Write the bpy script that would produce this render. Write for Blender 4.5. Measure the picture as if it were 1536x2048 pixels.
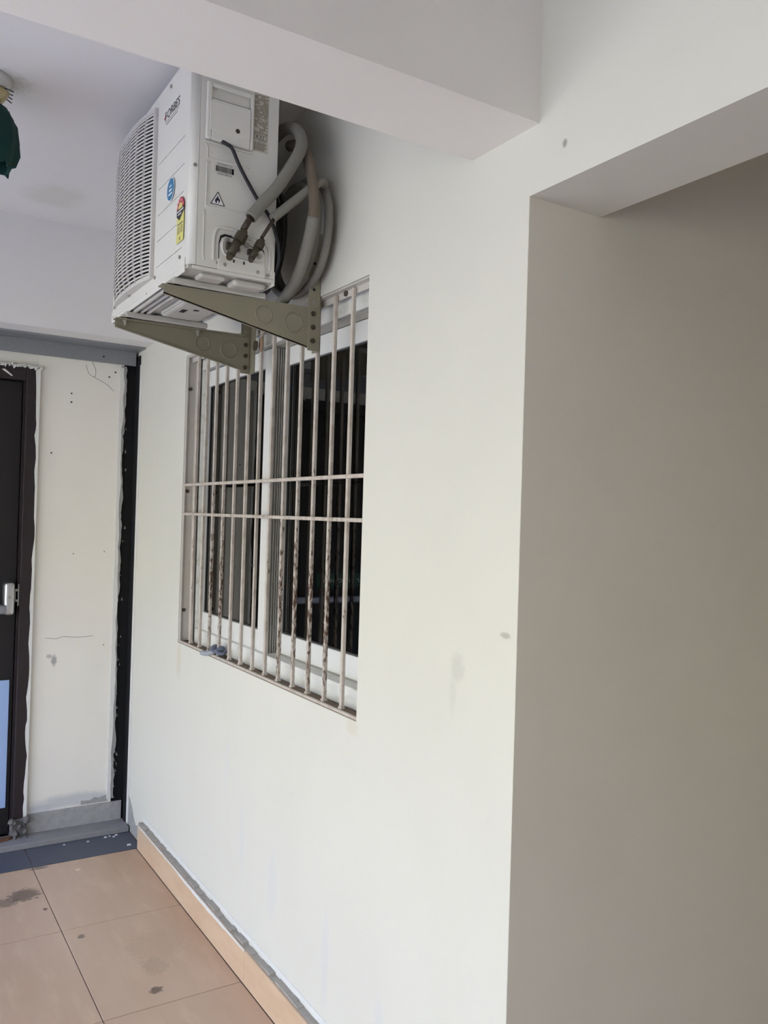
import bpy, bmesh, math, random
from mathutils import Vector, Matrix
random.seed(7)
sc = bpy.context.scene
for o in list(bpy.data.objects): bpy.data.objects.remove(o)
C = sc.collection

# ------------------------------------------------------------------ camera
YAW, PITCH, ROLL, FPX = 0.557515114, 0.00666224782, 0.0297741999, 1669.334
fw = Vector((math.sin(YAW)*math.cos(PITCH), math.cos(YAW)*math.cos(PITCH), math.sin(PITCH)))
r0 = Vector((math.cos(YAW), -math.sin(YAW), 0)); u0 = r0.cross(fw)
rt = r0*math.cos(ROLL)+u0*math.sin(ROLL); up = -r0*math.sin(ROLL)+u0*math.cos(ROLL)
cam = bpy.data.cameras.new('camera'); cam_o = bpy.data.objects.new('camera', cam); C.objects.link(cam_o)
M4 = Matrix((rt, up, -fw)).transposed().to_4x4(); M4.translation = (0, 0, 1.5)
cam_o.matrix_world = M4
cam.sensor_fit = 'VERTICAL'; cam.sensor_height = 36; cam.sensor_width = 27
cam.lens = 36*FPX/2048; cam.clip_start = 0.02
sc.camera = cam_o

# ------------------------------------------------------------------ world, sun, exposure
w = bpy.data.worlds.new('sky'); sc.world = w; w.use_nodes = True
bg = w.node_tree.nodes['Background']
bg.inputs['Color'].default_value = (0.41, 0.555, 1.0, 1); bg.inputs['Strength'].default_value = 4.8
sun = bpy.data.lights.new('sun', 'SUN'); sun.energy = 9.6; sun.angle = math.radians(3); sun.color = (1, .95, .86)
sun_o = bpy.data.objects.new('sun', sun); C.objects.link(sun_o)
sun_o.rotation_euler = (math.radians(8), math.radians(47), 0)      # shines from behind the building, over the roof
sc.view_settings.view_transform = 'Standard'; sc.view_settings.look = 'None'
sc.view_settings.gamma = 1.0; sc.view_settings.use_curve_mapping = False
sc.view_settings.exposure = 0.57

# ------------------------------------------------------------------ materials
def lin(c):
    return tuple((v/255/12.92 if v/255 <= .04045 else ((v/255+.055)/1.055)**2.4) for v in c)
class NT:
    def __init__(s, name):
        m = bpy.data.materials.new(name); m.use_nodes = True; s.m = m; s.t = m.node_tree
        s.b = s.t.nodes['Principled BSDF']
        s.pos = s.t.nodes.new('ShaderNodeNewGeometry').outputs['Position']
    def n(s, typ, **k):
        nd = s.t.nodes.new(typ)
        for a, v in k.items(): setattr(nd, a, v)
        return nd
    def link(s, a, b): s.t.links.new(a, b)
    def noise(s, scale, detail=4, rough=.55, vec=None, stretch=None):
        v = vec or s.pos
        if stretch:
            mp = s.n('ShaderNodeMapping'); mp.inputs['Scale'].default_value = stretch; s.link(v, mp.inputs['Vector']); v = mp.outputs[0]
        nz = s.n('ShaderNodeTexNoise'); nz.inputs['Scale'].default_value = scale
        nz.inputs['Detail'].default_value = detail; nz.inputs['Roughness'].default_value = rough
        s.link(v, nz.inputs['Vector']); return nz.outputs['Fac']
    def ramp(s, fac, p0, p1, v0=0., v1=1.):
        mr = s.n('ShaderNodeMapRange'); mr.interpolation_type = 'SMOOTHSTEP'
        mr.inputs[1].default_value = p0; mr.inputs[2].default_value = p1; mr.inputs[3].default_value = v0; mr.inputs[4].default_value = v1
        s.link(fac, mr.inputs[0]); return mr.outputs[0]
    def mix(s, fac, a, b):
        mx = s.n('ShaderNodeMix', data_type='RGBA')
        if isinstance(fac, (int, float)): mx.inputs[0].default_value = fac
        else: s.link(fac, mx.inputs[0])
        for i, c in ((6, a), (7, b)):
            if isinstance(c, tuple): mx.inputs[i].default_value = (*c[:3], 1)
            else: s.link(c, mx.inputs[i])
        return mx.outputs[2]
    def math(s, op, a, b=None, clamp=False):
        md = s.n('ShaderNodeMath', operation=op, use_clamp=clamp)
        for i, v in ((0, a), (1, b)):
            if v is None: continue
            if isinstance(v, (int, float)): md.inputs[i].default_value = v
            else: s.link(v, md.inputs[i])
        return md.outputs[0]
    def blob(s, c, rad, edge=.6, nscale=40, namp=.5):
        """1 inside a noisy ellipsoid stain around c, 0 outside"""
        sb = s.n('ShaderNodeVectorMath', operation='SUBTRACT'); s.link(s.pos, sb.inputs[0]); sb.inputs[1].default_value = c
        dv = s.n('ShaderNodeVectorMath', operation='DIVIDE'); s.link(sb.outputs[0], dv.inputs[0]); dv.inputs[1].default_value = rad
        ln = s.n('ShaderNodeVectorMath', operation='LENGTH'); s.link(dv.outputs[0], ln.inputs[0])
        d = s.math('ADD', ln.outputs['Value'], s.math('MULTIPLY', s.math('SUBTRACT', s.noise(nscale, 3), .5), namp*2))
        return s.ramp(d, 1+edge/2, 1-edge/2)
    def color(s, c):
        if isinstance(c, tuple): s.b.inputs['Base Color'].default_value = (*c[:3], 1)
        else: s.link(c, s.b.inputs['Base Color'])
    def bump(s, fac, strength=.2, dist=.002):
        bp = s.n('ShaderNodeBump'); bp.inputs['Strength'].default_value = strength; bp.inputs['Distance'].default_value = dist
        s.link(fac, bp.inputs['Height']); s.link(bp.outputs[0], s.b.inputs['Normal'])
    def set(s, rough=.5, metal=0., spec=None):
        s.b.inputs['Roughness'].default_value = rough; s.b.inputs['Metallic'].default_value = metal
        if spec is not None: s.b.inputs['Specular IOR Level'].default_value = spec
        return s.m
MAT = {}
def simple(name, rgb, rough=.5, metal=0., var=.12, scale=18, bump=0.):
    t = NT(name); a = lin(rgb); d = tuple(v*(1-var) for v in a)
    t.color(t.mix(t.noise(scale, 5), a, d))
    if bump: t.bump(t.noise(scale*8, 4), bump)
    MAT[name] = t.set(rough, metal); return MAT[name]

def wall_mat(name, rgb, scuffs=()):
    t = NT(name); a = lin(rgb)
    c = t.mix(t.ramp(t.noise(1.6, 4), .35, .7), a, tuple(v*.965 for v in a))
    c = t.mix(t.ramp(t.noise(5, 5, stretch=(1, 1, .35)), .5, .8, 0, .35), c, tuple(v*f for v, f in zip(a, (.95, .95, .93))))
    c = t.mix(t.ramp(t.noise(60, 3), .72, .78, 0, .5), c, tuple(v*.82 for v in a))
    for pos, rad, col, k in scuffs:
        c = t.mix(t.math('MULTIPLY', t.blob(pos, rad, .9, 14 if rad[0] > .08 else 70, .5), k), c, lin(col))
    t.color(c); t.bump(t.math('ADD', t.noise(9, 3), t.math('MULTIPLY', t.noise(160, 3), .12)), .25, .004)
    MAT[name] = t.set(.72, 0, .3)
wall_mat('wall_paint', (216, 213, 201), [
    ((1.1, 1.445, 1.18), (.05, .022, .03), (170, 168, 160), .25), ((1.1, 1.29, 1.27), (.05, .015, .006), (150, 148, 140), .6),
    ((1.1, 1.46, 1.12), (.05, .012, .04), (190, 188, 180), .25), ((1.1, 1.16, 2.215), (.03, .006, .008), (120, 120, 115), .7),
    ((1.1, 3.30, .90), (.05, .025, .07), (200, 186, 160), .4), ((1.1, 1.89, .95), (.05, .03, .02), (205, 196, 178), .5),
    ((1.1, 2.75, .62), (.05, .015, .10), (205, 205, 208), .25), ((1.1, 2.6, .42), (.05, .02, .10), (200, 200, 206), .25),
    ((1.1, 2.35, .36), (.05, .03, .10), (198, 198, 206), .25), ((1.1, 2.0, .30), (.05, .02, .12), (196, 196, 206), .25),
    ((1.1, 1.72, .24), (.05, .02, .08), (194, 196, 206), .25)])
wall_mat('far_wall_paint', (236, 231, 220), [
    ((.76, 4.04, .80), (.012, .05, .022), (150, 148, 146), .8), ((.74, 4.04, .82), (.012, .05, .01), (170, 168, 166), .7),
    ((.88, 4.04, .145), (.2, .05, .03), (178, 178, 182), .6), ((.72, 4.04, .125), (.06, .05, .02), (180, 180, 184), .6)])
wall_mat('passage_paint', (230, 224, 210))
wall_mat('ceiling_paint', (231, 227, 223), [
    ((.60, 3.47, 2.72), (.10, .12, .05), (208, 204, 190), .5), ((.30, 2.62, 2.72), (.07, .06, .05), (170, 164, 152), .6)])
wall_mat('beam_paint', (234, 229, 222))

t = NT('floor_tile'); a = lin((206, 176, 148))
c = t.mix(t.ramp(t.noise(2.2, 5, stretch=(1.6, .5, 1)), .3, .75), a, lin((194, 162, 132)))
c = t.mix(t.ramp(t.noise(9, 6, stretch=(2, .5, 1)), .45, .8, 0, .5), c, lin((222, 194, 162)))
c = t.mix(t.ramp(t.noise(420, 2), .62, .75, 0, .35), c, lin((150, 120, 92)))
for pos, rad, col, k in [((.57, 3.46, 0), (.055, .05, .1), (96, 80, 70), .75), ((.50, 3.42, 0), (.05, .035, .1), (104, 88, 76), .6),
                         ((.86, 2.72, 0), (.04, .05, .1), (146, 124, 104), .35), ((.82, 2.58, 0), (.02, .018, .1), (90, 70, 58), .85),
                         ((.69, 3.03, 0), (.012, .014, .1), (110, 96, 82), .8), ((.80, 3.60, 0), (.012, .009, .1), (232, 220, 190), .9),
                         ((.66, 3.69, 0), (.04, .012, .1), (110, 100, 92), .8), ((.90, 2.85, 0), (.10, .1, .1), (184, 156, 128), .35),
                         ((.62, 3.30, 0), (.008, .012, .1), (70, 56, 48), .8)]:
    c = t.mix(t.math('MULTIPLY', t.blob(pos, rad, .5, 60, .9), k), c, lin(col))
t.color(c); t.bump(t.noise(250, 2), .08, .001); MAT['floor_tile'] = t.set(.42)
t = NT('skirting_tile'); a = lin((212, 184, 154))
c = t.mix(t.ramp(t.noise(10, 5, stretch=(1, .6, 2)), .35, .75), a, lin((202, 172, 140)))
t.color(t.mix(t.ramp(t.noise(70, 3), .72, .78, 0, .6), c, lin((120, 96, 76)))); MAT['skirting_tile'] = t.set(.35)
simple('grout', (128, 112, 98), .9, var=.3, scale=60)
simple('stone_border', (88, 91, 102), .55, var=.25, scale=12, bump=.1)
simple('mortar_dark', (120, 116, 112), .95, var=.5, scale=70)
simple('mortar', (188, 180, 168), .95, var=.35, scale=70, bump=.5)
simple('white_plaster', (226, 224, 218), .85, var=.12, scale=50, bump=.3)
simple('grey_plaster', (176, 174, 170), .9, var=.4, scale=45, bump=.4)
simple('steel_grey', (150, 152, 154), .5, .25, var=.3, scale=90)
simple('steel_sill', (150, 147, 146), .6, .0, var=.3, scale=25)
simple('black_paint', (6, 8, 12), .75, var=.4, scale=30)
simple('maroon_paint', (34, 21, 24), .55, var=.3, scale=25)
simple('door_paint', (14, 5, 7), .6, var=.35, scale=8)
simple('chrome', (200, 200, 202), .25, .9, var=.05)
simple('grey_metal', (170, 168, 164), .4, .6, var=.1)
simple('blue_film', (160, 186, 226), .35, var=.08, scale=6)
simple('sign_green', (10, 84, 58), .5, var=.05)
simple('print_white', (235, 235, 232), .5, var=.02)
simple('ac_white', (222, 219, 210), .38, var=.05, scale=6)
simple('ac_cover', (226, 223, 213), .45, var=.04, scale=10)
simple('ac_grille', (210, 205, 198), .5, var=.10, scale=30)
simple('ac_pan', (208, 204, 196), .5, .1, var=.32, scale=14, bump=.15)
simple('dark_inside', (22, 20, 20), .8, var=.2)
simple('olive_steel', (146, 140, 120), .45, .15, var=.10, scale=14)
simple('bolt_rust', (92, 80, 66), .6, .4, var=.4, scale=200)
simple('zinc', (176, 172, 164), .4, .7, var=.15, scale=120)
simple('insulation', (134, 130, 121), .8, var=.14, scale=22, bump=.15)
simple('insulation_dirty', (118, 106, 90), .85, var=.22, scale=18, bump=.15)
simple('copper_dull', (70, 59, 51), .5, .4, var=.3, scale=60)
simple('brass_dull', (80, 72, 56), .55, .35, var=.4, scale=80)
simple('black_rubber', (20, 20, 24), .5, var=.2)
simple('ink', (34, 34, 40), .6, var=.05)
simple('ink_grey', (120, 116, 104), .6, var=.1)
simple('ink_pale', (146, 140, 122), .6, var=.1)
simple('ink_red', (176, 40, 52), .6, var=.05)
simple('label_cream', (198, 193, 176), .5, var=.05)
simple('label_yellow', (218, 211, 118), .5, var=.06)
simple('label_red', (160, 28, 50), .5, var=.05)
simple('label_pink', (240, 150, 160), .5, var=.05)
simple('label_blue', (40, 118, 160), .45, var=.08)
simple('upvc', (232, 231, 226), .35, var=.05, scale=12)
t = NT('upvc_dirty'); a = lin((230, 229, 222))
t.color(t.mix(t.ramp(t.noise(26, 5, stretch=(1, .5, 1.6)), .48, .72, 0, .55), a, lin((196, 190, 168)))); MAT['upvc_dirty'] = t.set(.4)
simple('gasket', (60, 58, 56), .7, var=.2)
simple('aluminium', (176, 172, 164), .45, .4, var=.08)
simple('sill_dust', (150, 132, 112), .95, var=.4, scale=60, bump=.5)
simple('cloth_grey', (112, 118, 134), .9, var=.35, scale=90, bump=.4)
simple('cloth_pale', (168, 172, 180), .9, var=.3, scale=90)
simple('cloth_green', (16, 62, 54), .95, var=.4, scale=40, bump=.4)
simple('cream_plastic', (196, 178, 128), .5, var=.2, scale=40)
simple('brown_tape', (158, 132, 108), .6, var=.3, scale=60)
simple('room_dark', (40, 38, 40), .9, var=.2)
simple('concrete', (200, 195, 184), .9, var=.2, scale=2)
simple('bounce_paint', (214, 209, 178), .9, var=.1, scale=2)
simple('wood_scrap', (120, 84, 60), .8, var=.4, scale=40)
simple('angle_paint', (204, 198, 188), .6, var=.18, scale=24)
simple('bar_steel', (150, 152, 160), .4, .8, var=.05)
def bar_mat(name, lo, hi, zc, zr):
    t = NT(name); a = lin((198, 188, 176))
    c = t.mix(t.ramp(t.noise(30, 4), .4, .7), a, lin((178, 166, 152)))
    sbx = t.n('ShaderNodeSeparateXYZ'); t.link(t.pos, sbx.inputs[0])
    dz = t.math('DIVIDE', t.math('ABSOLUTE', t.math('SUBTRACT', sbx.outputs['Z'], zc)), zr)
    k = t.math('SUBTRACT', 1, dz, True)
    n = t.math('ADD', t.noise(150, 4, .6, stretch=(1, 1, .35)), t.math('MULTIPLY', t.math('SUBTRACT', k, .7), .22))
    m = t.ramp(n, lo, hi)
    t.color(t.mix(m, c, t.mix(t.noise(160, 3), lin((104, 72, 46)), lin((62, 42, 32)))))
    t.bump(m, .3, .001); MAT[name] = t.set(.6)
bar_mat('bar_clean', .68, .74, 1.3, .6)
bar_mat('bar_rusty', .48, .62, 1.22, .5)
t = NT('window_glass'); t.b.inputs['Base Color'].default_value = (.12, .13, .14, 1)
t.b.inputs['Transmission Weight'].default_value = 1.0; t.b.inputs['IOR'].default_value = 1.5; MAT['window_glass'] = t.set(.01)

# ------------------------------------------------------------------ mesh helpers
class MB:
    def __init__(s): s.bm = bmesh.new()
    def box(s, x0, x1, y0, y1, z0, z1, bev=0, seg=2):
        tmp = bmesh.new(); bmesh.ops.create_cube(tmp, size=1)
        for v in tmp.verts:
            v.co = Vector(((x0+x1)/2+v.co.x*(x1-x0), (y0+y1)/2+v.co.y*(y1-y0), (z0+z1)/2+v.co.z*(z1-z0)))
        if bev: bmesh.ops.bevel(tmp, geom=list(tmp.edges), offset=bev, segments=seg, profile=.5, affect='EDGES')
        s.add(tmp); return s
    def add(s, tmp):
        me = bpy.data.meshes.new('tmp'); tmp.to_mesh(me); tmp.free(); s.bm.from_mesh(me); bpy.data.meshes.remove(me)
    def poly(s, pts, n, th):
        """flat polygon (3-D points) extruded by th along n"""
        n = Vector(n).normalized()*th
        a = [s.bm.verts.new(p) for p in pts]; b = [s.bm.verts.new(Vector(p)+n) for p in pts]
        s.bm.faces.new(a); s.bm.faces.new(b[::-1])
        for i in range(len(a)):
            j = (i+1) % len(a); s.bm.faces.new((a[j], a[i], b[i], b[j]))
        return s
    def cyl(s, p0, p1, r0, r1=None, n=14, caps=True):
        r1 = r0 if r1 is None else r1
        p0, p1 = Vector(p0), Vector(p1); d = (p1-p0).normalized()
        a = d.orthogonal().normalized(); b = d.cross(a)
        A = [s.bm.verts.new(p0+(a*math.cos(2*math.pi*i/n)+b*math.sin(2*math.pi*i/n))*r0) for i in range(n)]
        B = [s.bm.verts.new(p1+(a*math.cos(2*math.pi*i/n)+b*math.sin(2*math.pi*i/n))*r1) for i in range(n)]
        for i in range(n): s.bm.faces.new((A[i], A[(i+1) % n], B[(i+1) % n], B[i])).smooth = n > 8
        if caps: s.bm.faces.new(A[::-1]); s.bm.faces.new(B)
        return s
    def tube(s, pts, r, n=12, sub=6, closed=False):
        P = [Vector(p) for p in pts]; Q = []
        N = len(P)
        for i in range(N if closed else N-1):
            g = lambda k: P[k % N] if closed else P[max(0, min(N-1, k))]
            a, b, c_, d = g(i-1), g(i), g(i+1), g(i+2)
            for j in range(sub):
                u = j/sub
                Q.append(.5*((2*b)+(c_-a)*u+(2*a-5*b+4*c_-d)*u*u+(3*b-a-3*c_+d)*u**3))
        if not closed: Q.append(P[-1])
        K = len(Q); rings = []; nor = None
        for i in range(K):
            t_ = ((Q[(i+1) % K] if closed or i < K-1 else Q[i])-(Q[i-1] if closed or i else Q[i])).normalized()
            nor = (nor-t_*nor.dot(t_)).normalized() if nor else t_.orthogonal().normalized()
            bi = t_.cross(nor); rr = r(i/(K-1)) if callable(r) else r
            rings.append([s.bm.verts.new(Q[i]+(nor*math.cos(2*math.pi*k/n)+bi*math.sin(2*math.pi*k/n))*rr) for k in range(n)])
        for i in range(K if closed else K-1):
            A, B = rings[i], rings[(i+1) % K]
            for k in range(n): s.bm.faces.new((A[k], A[(k+1) % n], B[(k+1) % n], B[k])).smooth = True
        if not closed: s.bm.faces.new(rings[0][::-1]); s.bm.faces.new(rings[-1])
        return s
    def ring(s, x0, x1, y0, y1, z0, z1, wd, bev=.003):
        """rectangular frame in the y-z plane"""
        for a in ((y0, y0+wd, z0, z1), (y1-wd, y1, z0, z1), (y0+wd, y1-wd, z0, z0+wd), (y0+wd, y1-wd, z1-wd, z1)):
            s.box(x0, x1, *a, bev=bev)
        return s
    def build(s, name, mat, parent=None, **props):
        me = bpy.data.meshes.new(name)
        bmesh.ops.recalc_face_normals(s.bm, faces=list(s.bm.faces)); s.bm.to_mesh(me); s.bm.free()
        o = bpy.data.objects.new(name, me); C.objects.link(o); me.materials.append(MAT[mat])
        return par(o, parent, **props)
def wloc(o):
    return wloc(o.parent)+o.location if o.parent and o.get('_rel') else (Vector(o.location) if not o.parent else Vector(o['_w']))
def par(o, parent, **props):
    if parent is not None:
        o.parent = parent
        mw = Vector(PW.get(parent.name, (0, 0, 0)))
        o.matrix_parent_inverse = Matrix.Translation(-mw)
        PW[o.name] = tuple(o.location)                # parts keep world coordinates
    else: PW[o.name] = tuple(o.location)
    for k, v in props.items(): o[k] = v
    return o
PW = {}
def thing(name, loc, label, cat, group=None):
    o = bpy.data.objects.new(name, None); C.objects.link(o); o.location = loc; o.empty_display_size = .05
    o['label'] = label; o['category'] = cat
    if group: o['group'] = group
    PW[o.name] = tuple(loc); return o
def structure(name, loc=(0, 0, 0), label=None):
    o = bpy.data.objects.new(name, None); C.objects.link(o); o.location = loc; o['kind'] = 'structure'
    if label: o['label'] = label
    PW[o.name] = tuple(loc); return o
def text(name, s, o, right, upv, wd, ht, mat, parent, off=.0008):
    """flat lettering, its box wd x ht, lower left corner at o"""
    cu = bpy.data.curves.new(name, 'FONT'); cu.body = s; cu.resolution_u = 3
    ob = bpy.data.objects.new(name, cu); C.objects.link(ob)
    dg = bpy.context.evaluated_depsgraph_get(); me = bpy.data.meshes.new_from_object(ob.evaluated_get(dg))
    bpy.data.objects.remove(ob); bpy.data.curves.remove(cu)
    xs = [v.co.x for v in me.vertices]; ys = [v.co.y for v in me.vertices]
    R_, U_ = Vector(right), Vector(upv); nn = R_.cross(U_)
    for v in me.vertices:
        a = (v.co.x-min(xs))/(max(xs)-min(xs))*wd; b = (v.co.y-min(ys))/(max(ys)-min(ys))*ht
        v.co = Vector(o)+R_*a+U_*b+nn*off
    me.name = name; me.materials.clear(); me.materials.append(MAT[mat])
    t_ = bpy.data.objects.new(name, me); C.objects.link(t_); return par(t_, parent)
def ragged(z0, z1, a0, amp, step, fn_pt, inner, n, th, seed):
    """strip whose far edge is torn: fn_pt(a, z) -> point; inner = straight side"""
    rnd = random.Random(seed); m = MB(); z = z0; prev = None; wv = 0
    while z < z1+1e-6:
        wv = .7*wv+rnd.uniform(-1, 1)*amp*.6; a = a0+max(-amp, min(amp, wv))+rnd.uniform(-.25, .25)*amp
        cur = (a, z)
        if prev: m.poly([fn_pt(inner, prev[1]), fn_pt(prev[0], prev[1]), fn_pt(cur[0], cur[1]), fn_pt(inner, cur[1])], n, th)
        prev = cur; z += step*rnd.uniform(.6, 1.5)
    return m

# ================================================================== the setting
WX, T = 1.10, 1.295            # main wall face and back
# main wall with window opening and the header over the passage
m = MB()
WY0, WY1, WZ0, WZ1 = 1.87, 3.32, .968, 2.132
m.box(WX, T, 1.256, WY0, 0, 2.8).box(WX, T, WY1, 4.2, 0, 2.8).box(WX, T, WY0, WY1, 0, WZ0).box(WX, T, WY0, WY1, WZ1, 2.8)
m.box(WX, T, -.3, 1.256, 2.144, 2.8).box(WX, T, -4.5, -.3, 0, 2.8)
wall_right = m.build('wall_right', 'wall_paint', None, kind='structure', label='off-white plastered wall with the barred window')
passage = MB().box(1.1004, 4.2, 1.255, 1.45, 0, 2.8).build('wall_passage', 'passage_paint', None, kind='structure', label='shaded wall running into the side passage')
MB().box(4.2, 4.35, -6, 4.2, 0, 2.8).build('wall_passage_end', 'passage_paint', None, kind='structure', label='end wall of the side passage')
MB().box(T, 4.2, -.5, -.3, 0, 2.8).build('wall_passage_near', 'passage_paint', None, kind='structure', label='near wall of the side passage')
MB().box(-1.9, 1.3, -4.7, -4.5, 0, 2.8).build('wall_back', 'wall_paint', None, kind='structure', label='back wall of the veranda')
MB().box(-1.9, -1.7, -4.5, -2.2, 0, 2.8).build('wall_light_block', 'wall_paint', None, kind='structure', label='unseen wall added to block light from behind the viewer')  # added out of view to cut daylight arriving from behind the viewer
# dark room behind the window
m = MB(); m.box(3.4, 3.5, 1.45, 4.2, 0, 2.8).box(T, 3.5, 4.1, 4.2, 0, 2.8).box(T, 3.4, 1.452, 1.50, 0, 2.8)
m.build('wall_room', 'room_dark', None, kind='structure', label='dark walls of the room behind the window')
# far wall
far = structure('wall_far', (0, 4.04, 0), 'end wall with a flush white panel beside the exit door')
MB().box(-1.9, WX, 3.77, 4.2, 2.262, 2.8).build('upper_wall', 'ceiling_paint', far)
MB().box(.655, 1.036, 4.04, 4.12, .112, 2.21).build('panel', 'far_wall_paint', far)
MB().box(-1.9, -.36, 4.04, 4.12, 0, 2.262).build('panel', 'far_wall_paint', far)
MB().box(-.36, .66, 4.05, 4.12, 2.125, 2.262).build('panel', 'far_wall_paint', far)
MB().box(-1.9, 4.2, 4.125, 4.2, 0, 2.262).build('backing', 'dark_inside', far)
# torn plaster edges
ragged(.10, 2.13, .650, .008, .04, lambda a, z: (a, 4.017, z), .6605, (0, 1, 0), .024, 1).build('plaster_edge', 'white_plaster', far)
ragged(.13, 2.19, 1.044, .007, .022, lambda a, z: (a, 4.034, z), 1.024, (0, 1, 0), .02, 2).build('plaster_edge', 'grey_plaster', far)
ragged(.13, 2.19, 1.034, .005, .026, lambda a, z: (a, 4.032, z), 1.016, (0, 1, 0), .02, 3).build('plaster_edge', 'white_plaster', far)
ragged(.02, 2.24, 4.0, .007, .05, lambda a, z: (1.096, a, z), 3.955, (1, 0, 0), .01, 4).build('plaster_edge', 'white_plaster', wall_right)
rnd = random.Random(5); m = MB(); x = .44
while x < .66:                     # torn filler over the door head
    d = rnd.uniform(.012, .022); m.poly([(x, 4.012, 2.128), (x+d, 4.012, 2.128), (x+d*.9, 4.012, 2.128-rnd.uniform(-.002, .02)+.012), (x+.002, 4.012, 2.122-rnd.uniform(0, .012))], (0, 1, 0), .04); x += d
m.box(-.42, .665, 4.018, 4.05, 2.124, 2.134)
m.build('plaster_edge', 'white_plaster', far)
# bare grey patch at the foot of the panel and at the wall's lower corner
rnd = random.Random(9); pts = [(.90+.02*i, 4.0385, .118) for i in range(7)]
top = [(1.02-.02*i, 4.0385, .150-.003*i+rnd.uniform(-.006, .006)) for i in range(7)]
MB().poly(pts+top, (0, 1, 0), .004).build('bare_patch', 'grey_plaster', far)
pts = [(1.0985, 3.985, .0), (1.0985, 3.985, .19)]+[(1.0985, 3.97-.035*i, .17-.028*i+rnd.uniform(-.01, .01)) for i in range(5)]+[(1.0985, 3.72, .10), (1.0985, 3.70, .0)]
MB().poly(pts, (1, 0, 0), .004).build('bare_patch', 'grey_plaster', wall_right)
# cracks in the panel
def crack(pts, name='hairline_crack'):
    MB().tube([(x, 4.0395, z) for x, z in pts], .0009, 5, 3).build(name, 'ink_grey', far)
crack([(.86, 2.17), (.875, 2.13), (.90, 2.115), (.935, 2.10), (.965, 2.083), (.99, 2.06)]); crack([(.885, 2.19), (.905, 2.15), (.902, 2.117)])
crack([(.72, .905), (.77, .90), (.80, .908), (.86, .902), (.93, .905)])
for x, z in ((.995, 2.15), (.967, 2.125), (.80, 2.03), (.80, 1.99), (.72, 1.75), (.97, 1.30), (.98, .86), (.83, 1.29), (.98, .135)):
    MB().cyl((x, 4.037, z), (x, 4.045, z), .0035).build('screw_head', 'zinc' if z < 1.35 else 'ink', far)
# ceiling and beams
ceil = MB().box(-1.9, 4.35, -6.2, 4.2, 2.72, 2.95).build('ceiling', 'ceiling_paint', None, kind='structure', label='white painted ceiling slab with a damp stain')
MB().box(-1.9, WX, 1.232, 1.444, 2.28, 2.72).build('ceiling_beam', 'beam_paint', None, kind='structure', label='white ceiling beam crossing above the air conditioner')
MB().box(-1.9, -1.65, -6, 4.2, 2.0, 2.72).build('edge_beam', 'beam_paint', None, kind='structure', label='beam along the open side of the veranda')
# floor with tiles
floor = structure('floor', (0, 0, 0), 'beige tiled veranda floor with a grey stone border')
MB().box(-1.9, 4.35, -6.2, 4.2, -.15, -.0018).build('grout_bed', 'grout', floor)
G = .0016; ys = [3.706-.6045*i for i in range(17)]; xs = [1.07, .6395, .035, -.5695, -1.174, -1.78]
for i in range(len(ys)-1):
    for j in range(len(xs)-1):
        if ys[i] < -3: continue
        MB().box(xs[j+1]+G, xs[j]-(G if j else .0008), ys[i+1]+G, ys[i]-G, -.012, 0, .0012, 1).build('floor_tile', 'floor_tile', floor)
MB().box(1.075, 4.2, -1.9, 1.255, -.012, 0).build('passage_floor', 'floor_tile', floor)
for x0, x1 in ((-1.78, -.57), (-.566, .641), (.645, 1.092)):
    MB().box(x0, x1, 3.712, 3.925, -.012, .001, .0012, 1).build('border_stone', 'stone_border', floor)
# skirting
base = structure('baseboard_right', (1.07, 0, 0), 'beige tile skirting with a raw mortar ledge along the main wall')
jy = [3.70, 3.099, 2.478, 1.87, 1.255]
for i in range(4):
    MB().box(1.07, 1.079, jy[i+1]+.0012, jy[i]-.0012, .001, .106, .0015, 1).build('skirting_tile', 'skirting_tile', base)
rnd = random.Random(3); m = MB(); y = 1.258
while y < 3.72:
    d = rnd.uniform(.02, .05); m.box(1.079, 1.1005, y, min(3.74, y+d)+.001, 0, .107+rnd.uniform(-.002, .006)); y += d
m.build('mortar_ledge', 'mortar', base)
m = MB(); y = 2.48                      # white paint that ran along the tile's top edge
while y < 3.69:
    d = rnd.uniform(.03, .06); h = .006+.016*max(0, math.sin((y-2.55)*5.2))*rnd.uniform(.5, 1); m.box(1.0688, 1.0735, y, min(3.69, y+d)+.001, .106-h*.7, .1072, .001, 1); y += d
m.build('paint_drip', 'white_plaster', base)
ragged(1.27, 3.75, .116, .005, .03, lambda a, y_: (1.0985, y_, a), .132, (1, 0, 0), .004, 12).build('plaster_edge', 'white_plaster', wall_right)
# lintel, corner post, threshold
lint = structure('trim_1', (.5, 4.0, 2.2), 'grey steel angle lintel above the panel')
MB().box(-1.9, 1.098, 3.905, 4.03, 2.254, 2.263, .001, 1).build('flange', 'steel_grey', lint)
MB().box(-1.9, 1.088, 4.024, 4.032, 2.188, 2.254, .001, 1).build('plate', 'steel_grey', lint)
for x in (.935, .47, .2): MB().cyl((x, 4.019, 2.215), (x, 4.026, 2.215), .004).build('rivet', 'ink', lint)
post = structure('trim_2', (1.07, 4.05, 0), 'black steel angle filling the corner gap')
MB().box(1.02, 1.1, 4.056, 4.066, .02, 2.20).build('leg', 'black_paint', post)
MB().box(1.094, 1.0995, 3.985, 4.056, .0, 2.235).build('leg', 'black_paint', post)
rnd = random.Random(21); m = MB()
for i in range(26):
    z = rnd.uniform(.15, .95) if i < 18 else rnd.uniform(1, 2); x = rnd.uniform(1.046, 1.062)
    k = rnd.uniform(.003, .009); m.poly([(x, 4.053, z), (x+k, 4.053, z+k*rnd.uniform(-.4, 1)), (x+k*.4, 4.053, z+k*2)], (0, 1, 0), .004)
m.build('paint_flake', 'grey_plaster', post, kind='stuff')
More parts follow.
